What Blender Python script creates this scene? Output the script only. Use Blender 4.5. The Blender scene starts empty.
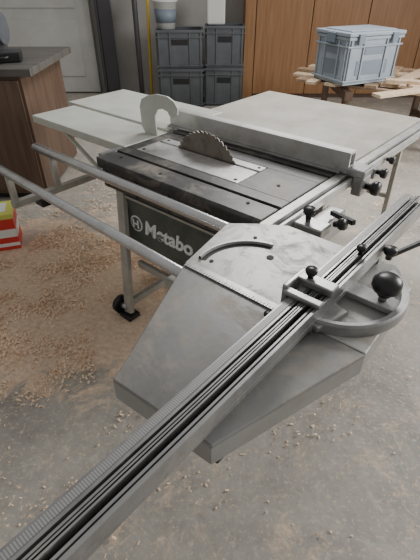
import bpy, bmesh, math, random
from mathutils import Vector, Matrix, noise as mnoise
random.seed(7)
COL=bpy.context.scene.collection
R=math.radians

# ---------------------------------------------------------------- materials
def mat(name,c,rough=.6,metal=0,c2=None,scale=8,lo=.4,hi=.65,bump=0,bscale=60,detail=8,spec=.5,dust=None,dlo=.5,dhi=.75,dscale=3):
    m=bpy.data.materials.new(name);m.use_nodes=True
    nt=m.node_tree;b=nt.nodes['Principled BSDF']
    b.inputs['Base Color'].default_value=(*c,1);b.inputs['Roughness'].default_value=rough
    b.inputs['Metallic'].default_value=metal;b.inputs['Specular IOR Level'].default_value=spec
    tc=nt.nodes.new('ShaderNodeTexCoord');out=None
    if c2:
        n=nt.nodes.new('ShaderNodeTexNoise');n.inputs['Scale'].default_value=scale;n.inputs['Detail'].default_value=detail;n.inputs['Roughness'].default_value=.65
        nt.links.new(tc.outputs['Object'],n.inputs['Vector'])
        r=nt.nodes.new('ShaderNodeValToRGB');r.color_ramp.elements[0].position=lo;r.color_ramp.elements[1].position=hi
        r.color_ramp.elements[0].color=(*c,1);r.color_ramp.elements[1].color=(*c2,1)
        nt.links.new(n.outputs['Fac'],r.inputs['Fac']);out=r.outputs['Color'];nt.links.new(out,b.inputs['Base Color'])
    if dust and out:
        n=nt.nodes.new('ShaderNodeTexNoise');n.inputs['Scale'].default_value=dscale;n.inputs['Detail'].default_value=12;n.inputs['Roughness'].default_value=.78;n.inputs['Distortion'].default_value=.8
        nt.links.new(tc.outputs['Object'],n.inputs['Vector'])
        r=nt.nodes.new('ShaderNodeMapRange');r.inputs[1].default_value=dlo;r.inputs[2].default_value=dhi;r.inputs[4].default_value=.85
        nt.links.new(n.outputs['Fac'],r.inputs[0])
        x=nt.nodes.new('ShaderNodeMix');x.data_type='RGBA';nt.links.new(r.outputs[0],x.inputs[0]);nt.links.new(out,x.inputs[6]);x.inputs[7].default_value=(*dust,1)
        nt.links.new(x.outputs[2],b.inputs['Base Color'])
        q=nt.nodes.new('ShaderNodeMapRange');q.inputs[3].default_value=rough;q.inputs[4].default_value=min(1,rough+.35);nt.links.new(r.outputs[0],q.inputs[0]);nt.links.new(q.outputs[0],b.inputs['Roughness'])
        if metal:
            q=nt.nodes.new('ShaderNodeMapRange');q.inputs[3].default_value=metal;q.inputs[4].default_value=0;nt.links.new(r.outputs[0],q.inputs[0]);nt.links.new(q.outputs[0],b.inputs['Metallic'])
    if bump:
        n=nt.nodes.new('ShaderNodeTexNoise');n.inputs['Scale'].default_value=bscale;n.inputs['Detail'].default_value=4
        nt.links.new(tc.outputs['Object'],n.inputs['Vector'])
        bp=nt.nodes.new('ShaderNodeBump');bp.inputs['Strength'].default_value=bump;bp.inputs['Distance'].default_value=.01
        nt.links.new(n.outputs['Fac'],bp.inputs['Height']);nt.links.new(bp.outputs['Normal'],b.inputs['Normal'])
    return m

def wood(name,c,c2,axis_scale=(1,14,1),rough=.6):
    m=mat(name,c,rough);nt=m.node_tree;b=nt.nodes['Principled BSDF']
    tc=nt.nodes['Texture Coordinate'];mp=nt.nodes.new('ShaderNodeMapping');mp.inputs['Scale'].default_value=axis_scale
    n=nt.nodes.new('ShaderNodeTexNoise');n.inputs['Scale'].default_value=3;n.inputs['Detail'].default_value=6;n.inputs['Distortion'].default_value=.6
    r=nt.nodes.new('ShaderNodeValToRGB');r.color_ramp.elements[0].position=.35;r.color_ramp.elements[1].position=.68
    r.color_ramp.elements[0].color=(*c,1);r.color_ramp.elements[1].color=(*c2,1)
    L=nt.links.new;L(tc.outputs['Object'],mp.inputs['Vector']);L(mp.outputs['Vector'],n.inputs['Vector']);L(n.outputs['Fac'],r.inputs['Fac']);L(r.outputs['Color'],b.inputs['Base Color'])
    return m

DUST=(.5,.42,.33)
M_cast=mat('cast_iron_table',(.045,.045,.047),.38,.35,(.115,.11,.105),7,.35,.75,.05,90,dust=(.36,.31,.25),dlo=.5,dhi=.78,dscale=4.5)
M_castside=mat('cast_iron_side',(.05,.053,.052),.6,.2,(.11,.105,.1),5,.4,.7,dust=(.25,.21,.17),dlo=.5,dhi=.85)
M_insert=mat('insert_steel',(.68,.68,.68),.3,.6,(.42,.42,.41),7,.4,.7,dust=(.5,.44,.36),dlo=.5,dhi=.72,dscale=7)
M_steel=mat('galvanised_tube',(.62,.63,.64),.24,.9,(.44,.44,.44),9,.45,.75)
M_alu=mat('aluminium',(.38,.38,.38),.34,.75,(.25,.25,.245),10,.45,.7,dust=(.4,.34,.27),dlo=.55,dhi=.8,dscale=9)
M_alul=mat('aluminium_light',(.52,.52,.51),.4,.45,(.36,.36,.34),10,.45,.7,dust=DUST,dlo=.52,dhi=.82,dscale=7)
M_arc=mat('cast_aluminium',(.3,.3,.3),.45,.4,(.2,.2,.195),12,.45,.7)
M_sheet=mat('grey_painted_sheet',(.25,.25,.245),.38,.1,(.175,.17,.162),4,.42,.72,.04,40,dust=(.36,.3,.23),dlo=.47,dhi=.66,dscale=6)
M_sheetl=mat('light_sheet',(.52,.52,.5),.38,.15,(.36,.35,.33),5,.4,.78,.04,40,dust=(.25,.2,.145),dlo=.5,dhi=.7,dscale=7)
M_skirt=mat('sheet_skirt',(.33,.33,.32),.45,.1,(.24,.235,.22),5,.4,.78,dust=(.3,.25,.2),dlo=.5,dhi=.75,dscale=6)
M_outf=mat('outfeed_white',(.56,.58,.53),.42,0,(.45,.46,.42),5,.4,.7,dust=DUST,dlo=.5,dhi=.85)
M_ext=mat('extension_board',(.52,.5,.45),.42,.05,(.38,.36,.32),3.5,.4,.7,dust=(.32,.26,.195),dlo=.46,dhi=.74,dscale=5)
M_leg=mat('frame_paint',(.4,.39,.35),.5,.1,(.3,.285,.25),9,.45,.7,dust=(.3,.22,.15),dlo=.55,dhi=.8)
M_green=mat('housing_green',(.06,.078,.07),.42,.1,(.1,.11,.1),5,.4,.7,dust=(.22,.2,.17),dlo=.5,dhi=.85)
M_housing=mat('housing_dark',(.05,.052,.05),.6,0,(.09,.088,.08),5,.4,.7)
M_black=mat('black_plastic',(.012,.012,.013),.35)
M_dark=mat('dark_slot',(.02,.02,.02),.7)
M_white=mat('white_letters',(.75,.77,.75),.5)
M_blade=mat('blade_steel',(.25,.22,.19),.42,.7,(.13,.11,.095),14,.45,.7)
M_crate=mat('crate_grey',(.115,.125,.138),.5,0,(.085,.092,.102),4)
M_crateb=mat('crate_bluegrey',(.34,.4,.46),.45,0,(.29,.34,.4),4)
M_crated=mat('crate_recess',(.19,.235,.29),.5)
M_plank=wood('pine_plank',(.56,.4,.26),(.75,.6,.43),(6,6,6))
M_planko=wood('old_plank',(.3,.2,.13),(.5,.36,.24),(6,6,6))
M_panelw=wood('brown_cupboard',(.3,.145,.06),(.38,.205,.095),(9,9,.6),.5)
M_brownd=wood('bench_wood',(.085,.052,.035),(.135,.085,.056),(9,9,.7),.55)
M_bencht=wood('bench_top_wood',(.065,.06,.054),(.12,.11,.098),(1,9,1),.6)
M_wall=mat('wall_plaster',(.45,.44,.42),.9,0,(.38,.37,.35),2,.4,.7,.1,30)
M_wdoor=mat('door_white',(.55,.55,.53),.6,0,(.47,.47,.45),2)
M_plastw=mat('white_plastic',(.72,.74,.72),.45)
M_red=mat('red_print',(.6,.04,.03),.4)
M_yel=mat('yellow_green_print',(.6,.62,.14),.45)
M_chip=mat('wood_shaving',(.72,.5,.33),.9,0,(.9,.72,.53),3,.35,.6)
M_pole=mat('pole_steel',(.1,.1,.11),.4,.4)
M_yellow=mat('yellow_paint',(.75,.5,.05),.45)

M_scale=mat('ruler_strip',(.4,.4,.39),.45,.3)
nt=M_scale.node_tree;tc=nt.nodes['Texture Coordinate'];w=nt.nodes.new('ShaderNodeTexWave');w.bands_direction='Y';w.inputs['Scale'].default_value=62.83
r=nt.nodes.new('ShaderNodeValToRGB');r.color_ramp.elements[0].position=.1;r.color_ramp.elements[0].color=(.2,.2,.2,1);r.color_ramp.elements[1].position=.5;r.color_ramp.elements[1].color=(.36,.36,.35,1)
nt.links.new(tc.outputs['Object'],w.inputs['Vector']);nt.links.new(w.outputs['Fac'],r.inputs['Fac']);nt.links.new(r.outputs['Color'],nt.nodes['Principled BSDF'].inputs['Base Color'])

# floor
M_floor=mat('concrete_floor',(.3,.29,.27),.75,0,bump=.3,bscale=22)
nt=M_floor.node_tree;b=nt.nodes['Principled BSDF'];tc=nt.nodes['Texture Coordinate'];L=nt.links.new
def noise(sc,det=8,rough=.6,dist=0):
    n=nt.nodes.new('ShaderNodeTexNoise');n.inputs['Scale'].default_value=sc;n.inputs['Detail'].default_value=det;n.inputs['Roughness'].default_value=rough;n.inputs['Distortion'].default_value=dist
    L(tc.outputs['Object'],n.inputs['Vector']);return n
def ramp(n,a,ca,bb,cb):
    r=nt.nodes.new('ShaderNodeValToRGB');r.color_ramp.elements[0].position=a;r.color_ramp.elements[0].color=(*ca,1);r.color_ramp.elements[1].position=bb;r.color_ramp.elements[1].color=(*cb,1)
    L(n.outputs[0],r.inputs['Fac']);return r
def mix(f,a,c):
    x=nt.nodes.new('ShaderNodeMix');x.data_type='RGBA'
    L(f,x.inputs[0]);L(a,x.inputs[6]);
    if isinstance(c,tuple): x.inputs[7].default_value=(*c,1)
    else: L(c,x.inputs[7])
    return x.outputs[2]
base=ramp(noise(1.3,12,.75,.5),.36,(.25,.235,.21),.62,(.42,.395,.35))
spk=ramp(noise(55,3,.6),.56,(0,0,0),.64,(.8,.8,.8))
c1=mix(spk.outputs['Color'],base.outputs['Color'],(.52,.43,.33))
scr=ramp(noise(9,12,.85,1.5),.53,(0,0,0),.66,(.75,.75,.75))
c1=mix(scr.outputs['Color'],c1,(.54,.5,.44))
def blob(cx,cy,rx,ry):
    mp=nt.nodes.new('ShaderNodeMapping');mp.inputs['Location'].default_value=(-cx/rx,-cy/ry,0);mp.inputs['Scale'].default_value=(1/rx,1/ry,0)
    L(tc.outputs['Object'],mp.inputs['Vector']);g=nt.nodes.new('ShaderNodeTexGradient');g.gradient_type='SPHERICAL';L(mp.outputs['Vector'],g.inputs['Vector']);return g.outputs['Fac']
def mth(op,a,bv):
    m=nt.nodes.new('ShaderNodeMath');m.operation=op;L(a,m.inputs[0])
    if isinstance(bv,(int,float)): m.inputs[1].default_value=bv
    else: L(bv,m.inputs[1])
    return m.outputs[0]
BL=[(-1.0,2.45,1.1,.9),(-.6,1.75,.8,.6),(-.2,2.1,.9,.7),(-1.1,1.7,.7,.6)]
acc=None
for q in BL:
    o=blob(*q);acc=o if acc is None else mth('ADD',acc,o)
nn=noise(5,10,.8,.6)
s=mth('ADD',mth('MULTIPLY',acc,.5),mth('MULTIPLY',nn.outputs['Fac'],2.1))
rr=nt.nodes.new('ShaderNodeValToRGB');rr.color_ramp.elements[0].position=.57;rr.color_ramp.elements[1].position=.70
L(mth('MULTIPLY',s,.5),rr.inputs['Fac'])
dustc=ramp(noise(35,5,.75),.35,(.55,.4,.28),.65,(.78,.61,.45))
c2=mix(rr.outputs['Color'],c1,dustc.outputs['Color'])
L(c2,b.inputs['Base Color'])

# ---------------------------------------------------------------- mesh helpers
def obj(name,bm,m,parent=None,smooth=False,bevel=0,seg=2):
    me=bpy.data.meshes.new(name);bmesh.ops.recalc_face_normals(bm,faces=bm.faces);bm.to_mesh(me);bm.free()
    o=bpy.data.objects.new(name,me);COL.objects.link(o)
    for x in (m if isinstance(m,(list,tuple)) else [m]): me.materials.append(x)
    if parent: o.parent=parent
    if smooth:
        for p in me.polygons:p.use_smooth=True
    if bevel:
        md=o.modifiers.new('bevel','BEVEL');md.width=bevel;md.segments=seg;md.limit_method='ANGLE'
    return o
def bx(bm,x0,x1,y0,y1,z0,z1,mi=0,mtx=None):
    vs=[bm.verts.new((x,y,z)) for x in(x0,x1) for y in(y0,y1) for z in(z0,z1)]
    for f in((0,1,3,2),(4,6,7,5),(0,4,5,1),(2,3,7,6),(0,2,6,4),(1,5,7,3)):
        fc=bm.faces.new([vs[i] for i in f]);fc.material_index=mi
    if mtx is not None: bmesh.ops.transform(bm,matrix=mtx,verts=vs)
def box(name,x0,x1,y0,y1,z0,z1,m,parent=None,bevel=.003):
    bm=bmesh.new();bx(bm,x0,x1,y0,y1,z0,z1);return obj(name,bm,m,parent,bevel=bevel)
def prism(name,pts,z0,z1,m,parent=None,bevel=.003,plane='xy'):
    bm=bmesh.new()
    def q(p,h): return (p[0],p[1],h) if plane=='xy' else (p[0],h,p[1])
    a=[bm.verts.new(q(p,z0)) for p in pts];c=[bm.verts.new(q(p,z1)) for p in pts]
    bm.faces.new(a);bm.faces.new(c)
    n=len(pts)
    for i in range(n): bm.faces.new((a[i],a[(i+1)%n],c[(i+1)%n],c[i]))
    return obj(name,bm,m,parent,bevel=bevel)
def rod(name,p0,p1,r,m,parent=None,seg=20,r2=None,bevel=0):
    bm=bmesh.new();p0=Vector(p0);p1=Vector(p1);d=p1-p0
    mt=Matrix.Translation((p0+p1)/2)@d.to_track_quat('Z','Y').to_matrix().to_4x4()
    bmesh.ops.create_cone(bm,cap_ends=True,segments=seg,radius1=r,radius2=r if r2 is None else r2,depth=d.length,matrix=mt)
    o=obj(name,bm,m,parent,bevel=bevel)
    for p in o.data.polygons:p.use_smooth=len(p.vertices)==4
    return o
def bar(name,p0,p1,w,h,m,parent=None,bevel=.003):
    bm=bmesh.new();p0=Vector(p0);p1=Vector(p1);d=p1-p0;l=d.length
    z=d.normalized();up=Vector((0,0,1)) if abs(z.z)<.9 else Vector((0,1,0))
    x=up.cross(z).normalized();y=z.cross(x)
    mt=Matrix((x,y,z)).transposed().to_4x4();mt=Matrix.Translation((p0+p1)/2)@mt
    bx(bm,-w/2,w/2,-h/2,h/2,-l/2,l/2,mtx=mt);return obj(name,bm,m,parent,bevel=bevel)
def lathe(name,prof,loc,m,parent=None,seg=28,tilt=None):
    bm=bmesh.new();rings=[]
    for (r,z) in prof:
        rings.append([bm.verts.new((r*math.cos(2*math.pi*i/seg),r*math.sin(2*math.pi*i/seg),z)) for i in range(seg)])
    for a,c in zip(rings,rings[1:]):
        for i in range(seg): bm.faces.new((a[i],a[(i+1)%seg],c[(i+1)%seg],c[i]))
    bm.faces.new(rings[0]);bm.faces.new(rings[-1])
    o=obj(name,bm,m,parent,smooth=True);o.location=loc
    if tilt:o.rotation_euler=tilt
    return o
def curve(name,pts,r,m,parent=None):
    cu=bpy.data.curves.new(name,'CURVE');cu.dimensions='3D';sp=cu.splines.new('NURBS');sp.points.add(len(pts)-1)
    for i,p in enumerate(pts): sp.points[i].co=(*p,1)
    sp.use_endpoint_u=True;sp.order_u=3;cu.bevel_depth=r;cu.resolution_u=8;cu.use_fill_caps=True
    o=bpy.data.objects.new(name,cu);COL.objects.link(o);cu.materials.append(m)
    if parent:o.parent=parent
    return o
def empty(name,loc=(0,0,0),rz=0):
    e=bpy.data.objects.new(name,None);COL.objects.link(e);e.location=loc;e.rotation_euler=(0,0,rz);e.empty_display_size=.1;return e

# ---------------------------------------------------------------- room
box('floor',-4,4.6,-1.5,7.4,-.1,0,M_floor,bevel=0)
box('wall_back',-4,4.6,7.3,7.45,0,3,M_wall,bevel=0)
box('wall_left',-4.15,-4,-1.5,7.45,0,3,M_wall,bevel=0)
box('wall_right',4.6,4.75,3.6,7.45,0,3,M_wall,bevel=0)
d=empty('door_1',(-2.5,7.25,0))
box('leaf',-.75,.75,-.04,.04,.02,2.4,M_wdoor,d)
for i,(z0,z1) in enumerate(((.25,1.0),(1.15,2.2))):
    box('panel_%d'%i,-.55,.55,-.06,-.041,z0,z1,M_wdoor,d,.008)
cb=empty('built_in_cupboard',(.55,6.9,0))
box('carcass',0,4.0,.03,.39,0,2.7,M_brownd,cb,0)
for i in range(5):
    box('cupboard_door_%d'%i,.1+i*.79,.1+i*.79+.78,-.0,.029,.06,2.7,M_panelw,cb,.004)
box('post',-.06,.085,-.05,.39,0,2.7,M_panelw,cb,.004)
p=empty('steel_post',(-.98,6.5,0));rod('shaft',(0,0,0),(0,0,2.8),.035,M_pole,p);rod('base_plate',(0,0,0),(0,0,.02),.09,M_pole,p)
p=empty('wall_rail',(-1.5,7.1,0));box('channel',-.09,.09,-.03,.03,0,2.8,M_pole,p);box('flange',-.14,-.1,-.03,.09,0,2.8,M_pole,p)
p=empty('broom',(-.86,6.75,0));rod('handle',(0,-.1,.05),(.0,.28,1.75),.02,M_yellow,p);box('head',-.1,.1,-.13,-.07,.0,.07,M_plank,p,.01)

def crate(name,x,y,z,w,dp,h,m,m2,rz=0,lid=False):
    e=empty(name,(x,y,z),rz);t=.012
    bm=bmesh.new()
    bx(bm,-w/2,w/2,-dp/2,dp/2,0,t)
    bx(bm,-w/2,w/2,-dp/2,-dp/2+t,t,h);bx(bm,-w/2,w/2,dp/2-t,dp/2,t,h)
    bx(bm,-w/2,-w/2+t,-dp/2+t,dp/2-t,t,h);bx(bm,w/2-t,w/2,-dp/2+t,dp/2-t,t,h)
    obj('shell',bm,m,e,bevel=.004)
    bm=bmesh.new();k=.018
    for zz in (h-.03,h-.09,.03):
        hh=.025 if zz>h-.05 else .014
        bx(bm,-w/2-k,w/2+k,-dp/2-k,-dp/2,zz,zz+hh);bx(bm,-w/2-k,w/2+k,dp/2,dp/2+k,zz,zz+hh)
        bx(bm,-w/2-k,-w/2,-dp/2,dp/2,zz,zz+hh);bx(bm,w/2,w/2+k,-dp/2,dp/2,zz,zz+hh)
    for fx in (-.46,-.22,.22,.46):
        bx(bm,fx*w-.008,fx*w+.008,-dp/2-k*.8,-dp/2,.03,h-.03)
    for fy in (-.44,-.22,.22,.44):
        bx(bm,-w/2-k*.8,-w/2,fy*dp-.008,fy*dp+.008,.03,h-.03)
    obj('ribs',bm,m,e,bevel=.003)
    bm=bmesh.new()
    bx(bm,-.11*w/.6,.11*w/.6,-dp/2-.006,-dp/2+.002,h*.62,h*.76)
    bx(bm,-w/2-.006,-w/2+.002,-.09,.09,h*.62,h*.76);obj('hand_holes',bm,M_dark if not lid else m2,e,bevel=.003)
    if lid:
        bm=bmesh.new();bx(bm,-w/2-.025,w/2+.025,-dp/2-.025,dp/2+.025,h,h+.03);bx(bm,-w/2+.04,w/2-.04,-dp/2+.04,dp/2-.04,h+.03,h+.042)
        obj('lid',bm,m,e,bevel=.006)
        bm=bmesh.new()
        for lx in (-.2,.2): bx(bm,lx-.035,lx+.035,-dp/2-.042,-dp/2-.022,h-.06,h+.022)
        bx(bm,-w/2-.042,-w/2-.022,-.06,.06,h-.06,h+.022);obj('latches',bm,m2,e,bevel=.004)
        bm=bmesh.new();bx(bm,-.19,.19,-dp/2-.004,-dp/2-.001,h*.2,h*.5);bx(bm,-w/2-.004,-w/2-.001,-.13,.13,h*.2,h*.5);obj('label_recess',bm,m2,e,bevel=.001)
    return e
crate('stacking_crate',-.40,6.55,0,.6,.42,.5,M_crate,M_crated)
crate('stacking_crate.001',-.41,6.56,.502,.6,.42,.46,M_crate,M_crated,.03)
crate('stacking_crate.002',.2,6.62,0,.52,.4,.5,M_crate,M_crated,-.04)
crate('stacking_crate.003',.2,6.62,.502,.5,.4,.5,M_crate,M_crated,-.02)
e=empty('paint_bucket',(-.585,6.5,.965))
lathe('body',[(.12,.0),(.15,.3),(.165,.3),(.165,.32),(.15,.32),(.14,.3)],(0,0,0),M_plastw,e)
lathe('label',[(.1295,.07),(.1455,.22),(.1455,.22)],(0,0,0),M_crated,e)
e=empty('plastic_canister',(.08,6.62,1.004));box('body',-.12,.12,-.1,.1,0,.3,M_plastw,e,.02);rod('cap',(0,0,.29),(0,0,.33),.03,M_red,e)

# ---------------------------------------------------------------- workbench at left
wb=empty('workbench',(-2.0,3.75,0))
box('cabinet_side',-.75,.62,-.42,.55,.06,.98,M_brownd,wb)
box('plinth',-.7,.56,-.37,.5,0,.06,M_dark,wb)
box('worktop',-.8,.72,-.47,.62,.98,1.03,M_bencht,wb)
for i in range(2): box('cabinet_door_%d'%i,-.72+i*.67,-.07+i*.67,-.44,-.421,.1,.95,M_brownd,wb)
e=empty('bench_grinder',(-1.95,4.1,1.03))
box('base',-.16,.16,-.12,.12,0,.05,M_pole,e,.01);rod('motor',(-.16,0,.17),(.16,0,.17),.1,M_alu,e);box('pedestal',-.06,.06,-.06,.06,.05,.1,M_pole,e)
rod('wheel_1',(-.21,0,.17),(-.17,0,.17),.12,M_crate,e);rod('wheel_2',(.17,0,.17),(.21,0,.17),.12,M_crate,e)
e=empty('tool_case',(-1.6,3.6,1.03),.3);box('body',-.15,.15,-.1,.1,0,.07,M_black,e,.01);curve('grip',[(-.06,-.1,.04),(-.06,-.14,.04),(.06,-.14,.04),(.06,-.1,.04)],.01,M_black,e)

# printed box on the floor
e=empty('printed_carton',(-1.53,2.60,0),R(18))
box('body',-.16,.16,-.11,.11,0,.27,M_red,e,.006)
bm=bmesh.new();bx(bm,-.13,.162,-.113,-.1095,.10,.16);bx(bm,.1595,.163,-.09,.09,.10,.16);bx(bm,-.06,.162,-.113,-.1095,.03,.055);obj('white_print',bm,M_plastw,e)
box('lid',-.163,.163,-.113,.113,.235,.275,M_yel,e,.006)
box('lid_label',-.12,.12,-.07,.07,.275,.278,M_plastw,e,.001)

# ---------------------------------------------------------------- loose planks on trestles
ps=empty('plank_stack',(1.85,4.85,0))
PZ=.64
bm=bmesh.new()
def plank(cx,cy,a,l,w,z,mi=0,h=.027):
    bx(bm,-l/2,l/2,-w/2,w/2,z,z+h,mi,Matrix.Translation((cx,cy,0))@Matrix.Rotation(R(a),4,'Z'))
for (x,y,a,l,w,mi) in ((-.45,-.25,-34,1.1,.12,1),(-.25,-.05,-31,1.5,.13,0),(0,.12,-33,1.9,.12,1),(.2,.35,-29,1.9,.13,0),(.35,.6,-32,1.6,.12,1),(-.1,-.42,-36,1.1,.1,0)):
    plank(x,y,a,l,w,PZ,mi)
for (x,y,a,l,w,mi) in ((-.62,.1,60,.9,.1,0),(-.3,.1,52,1.2,.12,0),(.02,.05,58,1.2,.12,1),(.35,.1,50,1.3,.12,0),(.75,.2,57,1.2,.12,0)):
    plank(x,y,a,l,w,PZ+.028,mi)
for (x,y,a,l,w,mi) in ((.62,-.42,14,1.2,.1,0),(.8,-.2,-4,.9,.11,1),(.22,-.66,24,1.35,.11,0)):
    plank(x,y,a,l,w,PZ+.056,mi)
plank(.42,-.62,-18,1.2,.1,PZ+.084,0)
obj('boards',bm,[M_plank,M_planko],ps,bevel=.003)
bm=bmesh.new()
for sx in(-.5,.6):
    bx(bm,sx-.04,sx+.04,-.5,.5,PZ-.08,PZ)
    for sy in(-.42,.42): bx(bm,sx-.03,sx+.03,sy-.03,sy+.03,0,PZ-.08)
    bx(bm,sx-.02,sx+.02,-.42,.42,.2,.26)
obj('trestles',bm,M_brownd,ps,bevel=.003)
ca,sa=math.cos(R(25)),math.sin(R(25))
cx=1.26+ca*.32-sa*.23;cy=4.34+sa*.32+ca*.23
crate('lidded_storage_crate',cx,cy,PZ+.058,.62,.46,.41,M_crateb,M_crated,R(25),True)

# ================================================================= TABLE SAW
S=empty('table_saw',(.19,1.39,0),math.atan2(-.653,.757))
T=.85
bm=bmesh.new()
def slab(y0,y1,z1=T): bx(bm,-1.0,0,y0,y1,.80,z1)
slab(0,.115);slab(.135,.2)
bx(bm,-1.0,0,.115,.135,.80,T-.012)
slab(.44,.52);slab(.54,.62);bx(bm,-1.0,0,.52,.54,.80,T-.012)
bx(bm,-1.0,-.93,.2,.44,.80,T);bx(bm,-.27,0,.2,.44,.80,T)
bx(bm,-.93,-.27,.2,.44,.79,.80)
obj('main_table',bm,M_cast,S,bevel=.002)
bm=bmesh.new();bx(bm,-.98,-.02,.012,.6,.70,.80)
obj('table_apron',bm,M_castside,S,bevel=.004)
bm=bmesh.new()
for i in range(5): bx(bm,-.96+i*.22,-.94+i*.22,.0,.013,.71,.80)
obj('apron_ribs',bm,M_castside,S,bevel=.002)
bm=bmesh.new()
bx(bm,-.925,-.275,.205,.362,.80,T+.001);bx(bm,-.925,-.275,.380,.435,.80,T+.001)
obj('insert_plate',bm,M_insert,S,bevel=.002)
bm=bmesh.new()
for (x,y) in((-.9,.23),(-.3,.23),(-.9,.41),(-.3,.41),(-.12,.3),(-.12,.08),(-.6,.06),(-.9,.08)):
    bmesh.ops.create_cone(bm,cap_ends=True,segments=16,radius1=.008,radius2=.008,depth=.004,matrix=Matrix.Translation((x,y,T+.001)))
obj('table_screws',bm,M_dark,S)
bm=bmesh.new();N=48;Rb=.216;cen=(-.6,.371,.752)
ring=[]
for i in range(N):
    a=2*math.pi*i/N;a2=a+2*math.pi/N*.35;a3=a+2*math.pi/N*.45
    for (aa,rr_) in((a,Rb),(a2,Rb-.001),(a3,Rb-.010)):
        ring.append((cen[0]+rr_*math.cos(aa),cen[2]+rr_*math.sin(aa)))
A=[bm.verts.new((x,.3695,z)) for x,z in ring];B=[bm.verts.new((x,.3725,z)) for x,z in ring]
bm.faces.new(A);bm.faces.new(B)
for i in range(len(A)): bm.faces.new((A[i],A[(i+1)%len(A)],B[(i+1)%len(A)],B[i]))
obj('saw_blade',bm,M_blade,S)
g=prism('guard_arm',[(.05,0),(-.04,0),(-.065,.03),(-.07,.14),(-.05,.18),(-.0,.205),(.07,.222),(.15,.222),(.2,.205),(.225,.175),(.22,.14),(.19,.122),(.16,.13),(.15,.147),(.11,.155),(.07,.143),(.05,.11)],0,.012,M_outf,S,.002,'xz')
g.location=(-1.06,.42,T)
box('outfeed_board_1',-1.92,-1.01,.19,.51,T-.045,T,M_outf,S,.004)
box('outfeed_board_2',-2.02,-1.03,.53,1.03,T-.04,T+.005,M_outf,S,.004)
bar('outfeed_bearer_1',(-1.9,.33,T-.065),(-1.0,.33,T-.065),.03,.04,M_leg,S)
bar('outfeed_bearer_2',(-1.95,.8,T-.065),(-1.0,.8,T-.065),.03,.04,M_leg,S)
bar('outfeed_strut_1',(-1.6,.22,T-.06),(-.9,.2,.45),.025,.012,M_outf,S)
bar('outfeed_strut_2',(-1.6,.75,T-.06),(-.9,.55,.45),.025,.012,M_outf,S)
bm=bmesh.new();bx(bm,-1.15,-.005,.655,1.74,T-.008,T);bx(bm,-1.15,-.005,.655,.675,T-.05,T-.008);bx(bm,-1.15,-.005,1.72,1.74,T-.05,T-.008);bx(bm,-1.15,-1.13,.675,1.72,T-.05,T-.008);bx(bm,-.025,-.005,.675,1.72,T-.05,T-.008)
obj('extension_table',bm,M_ext,S,bevel=.002)
box('rear_rail',-1.05,-1.0,0.05,.65,T-.05,T-.006,M_alu,S)
box('extension_gap_strip',-1.1,-.0,.622,.653,T-.05,T-.005,M_alul,S)
bm=bmesh.new();bx(bm,.005,.045,-.02,1.76,T-.05,T-.004);bx(bm,.045,.06,-.02,1.76,T-.05,T-.03);bx(bm,.06,.075,-.02,1.76,T-.05,T-.012)
obj('front_guide_rail',bm,M_alul,S,bevel=.002)
box('rail_groove',.046,.059,-.02,1.76,T-.0295,T-.027,M_dark,S,0)
bm=bmesh.new();bx(bm,-1.08,.05,.60,.612,T+.004,T+.10);bx(bm,-1.08,.05,.612,.66,T+.088,T+.10);bx(bm,-1.08,.05,.612,.66,T+.03,T+.036);bx(bm,-1.08,.05,.652,.66,T+.036,T+.088)
obj('rip_fence',bm,M_alul,S,bevel=.002)
box('fence_base_lip',-1.08,.02,.575,.6,T+.003,T+.015,M_alu,S)
box('fence_head',-.02,.13,.60,.70,T-.002,T+.035,M_alu,S,.008)
box('fence_clamp',.077,.125,.61,.70,T-.09,T-.003,M_alu,S,.006)
KN=[(.001,0),(.014,0),(.016,.02),(.024,.026),(.029,.034),(.03,.05),(.026,.058),(.001,.06)]
def knob(n,loc,s=1,tilt=None):
    return lathe(n,[(r*s,z*s) for r,z in KN],loc,M_black,S,24,tilt)
knob('fence_knob',(.125,.66,T-.05),1.1,(0,R(90),0))
knob('fence_knob_small',(.12,.78,T-.02),.8,(0,R(90),0))
box('fence_knob_block',.076,.12,.75,.81,T-.05,T,M_alu,S,.004)
knob('rail_knob_1',(.08,1.0,T-.03),.7,(0,R(90),0));knob('rail_knob_2',(.08,1.55,T-.03),.7,(0,R(90),0))
box('housing',-.86,-.06,.06,.56,.30,.70,M_housing,S,.01)
box('name_panel',-.86,-.04,.03,.06,.38,.685,M_green,S,.006)
bm=bmesh.new()
bx(bm,-.87,-.03,.022,.03,.385,.40);bx(bm,-.87,-.03,.022,.03,.672,.685)
obj('panel_trim',bm,M_leg,S,bevel=.002)
cu=bpy.data.curves.new('lettering','FONT');cu.body='Metabo';cu.size=.108;cu.extrude=.002;cu.offset=.0032;cu.shear=.15;cu.space_character=1.0
t=bpy.data.objects.new('lettering',cu);COL.objects.link(t);t.parent=S;t.location=(-.715,.027,.51);t.rotation_euler=(R(90),0,0);cu.materials.append(M_white)
def disc(n,u,v,z,r_,m):
    bm=bmesh.new();bmesh.ops.create_cone(bm,cap_ends=True,segments=32,radius1=r_,radius2=r_,depth=.004,matrix=Matrix.Translation((u,v,z))@Matrix.Rotation(R(90),4,'X'));obj(n,bm,m,S)
disc('badge_disc',-.775,.028,.545,.044,M_white);disc('badge_ring',-.775,.026,.545,.036,M_green)
bm=bmesh.new()
for sx in (-.798,-.763): bx(bm,sx,sx+.010,.021,.024,.522,.568)
bx(bm,-.798,-.753,.021,.024,.541,.549);obj('badge_mark',bm,M_white,S)
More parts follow.
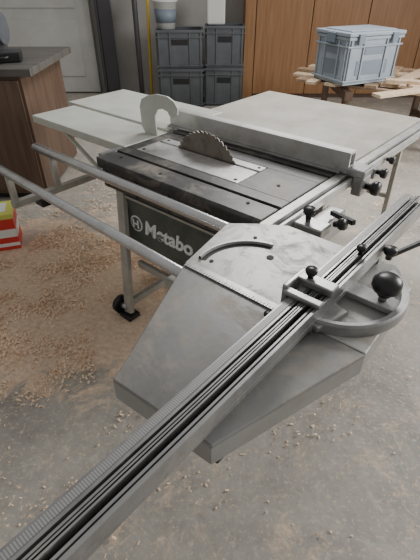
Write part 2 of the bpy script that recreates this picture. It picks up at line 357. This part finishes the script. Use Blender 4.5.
for k,(u0,ub) in enumerate(((-.87,-.77),(-.05,-.1))):
    bar('leg_front_%d'%k,(u0,.03,.70),(ub,-.10,.03),.055,.028,M_leg,S)
    bar('leg_rear_%d'%k,(u0,.58,.70),(ub,.72,.03),.055,.028,M_leg,S)
    bar('foot_bar_%d'%k,(ub,-.08,.09),(ub,.70,.09),.03,.04,M_leg,S)
    for j,vv in enumerate((-.10,.72)):
        box('foot_%d_%d'%(k,j),ub-.045,ub+.045,vv-.04,vv+.04,0,.028,M_black,S,.006)
bar('long_bar_front',(-.78,.02,.30),(-.09,.02,.30),.025,.04,M_leg,S)
bar('long_bar_rear',(-.78,.62,.2),(-.09,.62,.2),.025,.04,M_leg,S)
rod('transport_wheel',(-.85,-.1,.055),(-.82,-.1,.055),.055,M_black,S);rod('wheel_hub',(-.855,-.1,.055),(-.78,-.1,.055),.018,M_alu,S)
bar('extension_leg_1',(-.05,1.62,T-.05),(-.05,1.66,0.0),.03,.03,M_leg,S);bar('extension_leg_2',(-1.1,1.62,T-.05),(-1.1,1.66,0.0),.03,.03,M_leg,S)
bar('extension_leg_brace',(-.05,1.63,.35),(-1.1,1.63,.35),.02,.03,M_leg,S)
rod('slide_tube_inner',(-1.5,-.05,.80),(.55,-.07,.80),.024,M_steel,S,28,bevel=.002)
rod('slide_tube_outer',(-1.75,-.295,.77),(.55,-.37,.755),.022,M_steel,S,28,bevel=.002)
bar('tube_arm_1',(-1.34,.5,.60),(-1.34,-.33,.60),.035,.035,M_leg,S)
bar('tube_post_1',(-1.34,-.31,.60),(-1.34,-.31,.75),.03,.03,M_leg,S)
bar('tube_post_2',(-1.34,-.052,.60),(-1.34,-.052,.777),.03,.03,M_leg,S)
box('tube_arm_pad',-1.38,-1.30,-.19,-.12,.54,.583,M_black,S,.008)
bar('tube_arm_link',(-1.34,.35,.60),(-.86,.3,.60),.03,.03,M_leg,S)
bar('tube_arm_2',(-.12,.03,.70),(-.12,-.38,.70),.04,.04,M_leg,S)
out1=[(-.02,-.39),(-.08,-.10),(.0,-.035),(.10,.03),(.50,.03),(.575,-.06),(.585,-.39)]
prism('sliding_table_top',out1,T-.012,T,M_sheetl,S,.003)
out2=[(-.02,-.392),(.585,-.392),(.46,-.82),(.18,-.84),(.165,-.80)]
prism('outrigger_top',out2,T-.014,T-.002,M_sheet,S,.003)
def skirt(name,pts,z0,z1,m,t=.006):
    bm=bmesh.new()
    cxx=sum(p[0] for p in pts)/len(pts);cyy=sum(p[1] for p in pts)/len(pts)
    for a,c in zip(pts,pts[1:]):
        va=Vector(a);vc=Vector(c);n=Vector((-(vc-va).y,(vc-va).x)).normalized()
        if n.dot(Vector((cxx,cyy))-va)<0:n=-n
        P4=[va,vc,vc+n*t,va+n*t]
        lo=[bm.verts.new((q.x,q.y,z0)) for q in P4];hi=[bm.verts.new((q.x,q.y,z1)) for q in P4]
        bm.faces.new(lo);bm.faces.new(hi)
        for i in range(4): bm.faces.new((lo[i],lo[(i+1)%4],hi[(i+1)%4],hi[i]))
    return obj(name,bm,m,S)
skirt('table_skirt',[(.50,.03),(.575,-.06),(.585,-.39),(.46,-.82),(.18,-.84),(.165,-.80),(-.02,-.39),(-.08,-.10)],T-.07,T-.012,M_skirt)
box('scale_strip',-.01,.37,-.405,-.375,T,T+.004,M_alu,S,.001)
bm=bmesh.new()
for i in range(36): bx(bm,.0+i*.01,.0015+i*.01,-.403,-.403+(.008 if i%5 else .014),T+.004,T+.0045)
obj('scale_ticks',bm,M_dark,S)
box('carriage',.02,.5,-.40,-.02,.70,.755,M_housing,S)
n=22
bm=bmesh.new();pr=None
for i in range(n+1):
    a=R(100+95*i/n);c0=(.17,-.30)
    q=[bm.verts.new((c0[0]+rr_*math.cos(a),c0[1]+rr_*math.sin(a),T+.0015)) for rr_ in(.152,.168)]
    if pr: bm.faces.new((pr[0],pr[1],q[1],q[0]))
    pr=q
obj('arc_slot',bm,M_dark,S)
bm=bmesh.new();pr=None
for i in range(n+1):
    a=R(100+95*i/n)
    q=[bm.verts.new((.17+rr_*math.cos(a),-.30+rr_*math.sin(a),z)) for rr_,z in((.168,T),(.168,T+.012),(.176,T+.012),(.178,T))]
    if pr:
        for j in range(3): bm.faces.new((pr[j],pr[j+1],q[j+1],q[j]))
    pr=q
obj('arc_slot_lip',bm,M_alul,S)
bm=bmesh.new()
for(x,y,r_) in((.17,-.19,.012),(.38,-.14,.007),(.06,-.12,.007),(.04,-.33,.007)):
    bmesh.ops.create_cone(bm,cap_ends=True,segments=20,radius1=r_,radius2=r_,depth=.003,matrix=Matrix.Translation((x,y,T+.001)))
obj('table_holes',bm,M_dark,S)
box('outrigger_foot',.40,.46,-.80,-.74,T-.10,T-.05,M_black,S,.005)
# crosscut fence extrusion
Z0,Z1=T+.022,T+.075
bm=bmesh.new();Y0,Y1=-1.38,.42
bx(bm,.362,.392,Y0,Y1,Z0,Z1-.006)
bx(bm,.392,.450,Y0,Y1,Z0,Z0+.018)
bx(bm,.400,.405,Y0,Y1,Z0+.018,Z1-.002);bx(bm,.411,.416,Y0,Y1,Z0+.018,Z1);bx(bm,.408,.419,Y0,Y1,Z1-.004,Z1)
bx(bm,.430,.436,Y0,Y1,Z0+.018,Z1-.004);bx(bm,.441,.450,Y0,Y1,Z0+.018,Z1);
obj('crosscut_fence',bm,M_alu,S,bevel=.001)
box('crosscut_ruler',.368,.384,Y0,Y1,Z1-.006,Z1-.004,M_scale,S,0)
bm=bmesh.new()
for a_,b_ in((.393,.3995),(.4055,.4105),(.4165,.4295),(.4365,.4405)): bx(bm,a_,b_,Y0,Y1,Z0+.018,Z0+.026)
obj('crosscut_slots',bm,M_dark,S)
box('fence_mount_block',.37,.45,-.42,-.30,T,Z0,M_alu,S);box('fence_mount_block_b',.37,.45,.0,.03,T,Z0,M_alu,S)
box('flip_stop_body',.35,.455,-.345,-.305,Z1,Z1+.022,M_alu,S,.004)
box('flip_stop_arm',.34,.356,-.40,-.30,T+.006,Z1+.022,M_alu,S,.004)
knob('flip_stop_knob',(.38,-.325,Z1+.018),.55)
box('flip_stop_body_b',.35,.455,-.41,-.385,Z1,Z1+.014,M_alu,S,.004)
knob('flip_stop_knob_b',(.42,-.10,Z1+.0),.5)
knob('flip_stop_knob_c',(.33,-.44,T+.0),.35)
# mitre bracket (quarter-moon casting)
bm=bmesh.new();n=30;pr=None;c0=(.41,-.21)
for i in range(n+1):
    a=R(-92+150*i/n)
    q=[bm.verts.new((c0[0]+rr_*math.cos(a),c0[1]+rr_*math.sin(a),z)) for rr_,z in((.168,T+.001),(.195,T+.001),(.195,T+.03),(.19,T+.036),(.174,T+.032),(.168,T+.022))]
    if pr:
        for j in range(6): bm.faces.new((pr[j],pr[(j+1)%6],q[(j+1)%6],q[j]))
    else: bm.faces.new(q)
    pr=q
bm.faces.new(pr)
obj('mitre_bracket',bm,M_arc,S,bevel=.001)
bar('bracket_arm',(.44,-.2,T+.02),(.60,-.2,T+.02),.06,.016,M_arc,S)
bar('bracket_tie',(.44,-.41,T+.02),(.47,-.30,T+.02),.05,.016,M_arc,S)
rod('clamp_stem',(.54,-.2,T+.026),(.54,-.2,T+.06),.012,M_alu,S)
lathe('clamp_knob',[(.001,0),(.018,0),(.02,.012),(.034,.018),(.039,.03),(.038,.046),(.028,.058),(.012,.063),(.001,.063)],(.54,-.2,T+.045),M_black,S)
knob('side_knob',(.47,.02,T+.02),.7);bar('side_lever',(.47,.02,T+.03),(.53,.12,T+.06),.014,.014,M_black,S)
box('lock_block',.08,.2,.10,.18,T-.06,T-.02,M_alu,S,.006)
rod('lock_stem',(.12,.14,T-.02),(.12,.14,T+.02),.01,M_alu,S);knob('lock_knob',(.12,.14,T-.01),.8)
knob('lock_knob_b',(.2,.2,T-.03),.8,(0,R(70),0));bar('lock_lever',(.14,.3,T-.04),(.26,.24,T-.02),.02,.02,M_black,S)
box('height_gear_box',.08,.16,.2,.4,T-.16,T-.06,M_alu,S,.008)
rod('height_wheel_shaft',(.0,.3,.55),(.12,.3,.55),.012,M_alu,S);rod('height_wheel',(.11,.3,.55),(.13,.3,.55),.08,M_black,S)

# ---------------------------------------------------------------- sawdust flakes and small heaps
bm=bmesh.new()
def flake(x,y,s,z=.003):
    a=random.uniform(0,6.28);t=random.uniform(-.7,.7);l=s*random.uniform(.5,1.6);w=s*random.uniform(.3,.8)
    mt=Matrix.Translation((x,y,z+abs(math.sin(t))*l*.5))@Matrix.Rotation(a,4,'Z')@Matrix.Rotation(t,4,'Y')
    k=random.uniform(.1,.5)*w
    vs=[bm.verts.new(mt@Vector(p)) for p in((-l/2,-w/2,0),(0,-w/2,k),(l/2,-w/2,0),(l/2,w/2,0),(0,w/2,k),(-l/2,w/2,0))]
    bm.faces.new((vs[0],vs[1],vs[4],vs[5]));bm.faces.new((vs[1],vs[2],vs[3],vs[4]))
def ok(x,y):
    if not(-3.9<x<4.5 and -1<y<6.1): return False
    if x<-1.2 and y>3.2: return False
    if abs(x+1.53)<.25 and abs(y-2.6)<.2: return False
    if x>.6 and y>3.9: return False
    return True
for (cx_,cy_,sx,sy,n_,s) in((-.95,2.5,.42,.35,8000,.014),(-.6,1.85,.32,.27,4200,.013),(-.1,2.3,.5,.4,2500,.013),(-1.05,1.8,.28,.3,3200,.013),(-.35,1.35,.35,.35,1600,.011),(-.3,3.3,.8,.5,900,.016),(.45,.95,.25,.22,220,.011),(0.2,1.0,1.0,.9,1300,.007),(1.3,1.6,.4,.7,450,.011),(-.45,.75,.1,.06,90,.011),(1.2,3.2,.8,.5,300,.014),(-.9,1.2,.3,.3,500,.009)):
    for i in range(n_):
        x=random.gauss(cx_,sx);y=random.gauss(cy_,sy)
        nz=mnoise.fractal(Vector((x*3.2,y*3.2,1.3)),1,2,4)
        if nz<random.uniform(-.2,.3): continue
        if ok(x,y): flake(x,y,s,.002+max(0,nz)*.05*random.random())
obj('sawdust',bm,M_chip)

# ---------------------------------------------------------------- light
W=bpy.data.worlds.new('world');bpy.context.scene.world=W;W.use_nodes=True
W.node_tree.nodes['Background'].inputs[0].default_value=(1,.98,.96,1);W.node_tree.nodes['Background'].inputs[1].default_value=.40
def area(n,loc,tgt,sx,sy,pw,col):
    l=bpy.data.lights.new(n,'AREA');l.shape='RECTANGLE';l.size=sx;l.size_y=sy;l.energy=pw;l.color=col
    o=bpy.data.objects.new(n,l);COL.objects.link(o);o.location=loc;o.rotation_euler=(Vector(tgt)-Vector(loc)).to_track_quat('-Z','Y').to_euler();return o
area('window_light',(4.3,2.4,2.2),(0,1.8,.5),2.2,1.6,235,(1,.98,.95))
area('skylight',(1.0,4.6,3.2),(0,1.8,.6),1.6,1.0,105,(1,.99,.97))

cd=bpy.data.cameras.new('camera');co=bpy.data.objects.new('camera',cd);COL.objects.link(co)
co.location=(0,0,1.6);co.rotation_euler=(R(90-36.5),0,0);cd.sensor_fit='VERTICAL';cd.sensor_height=36;cd.lens=27;cd.clip_start=.02
bpy.context.scene.camera=co
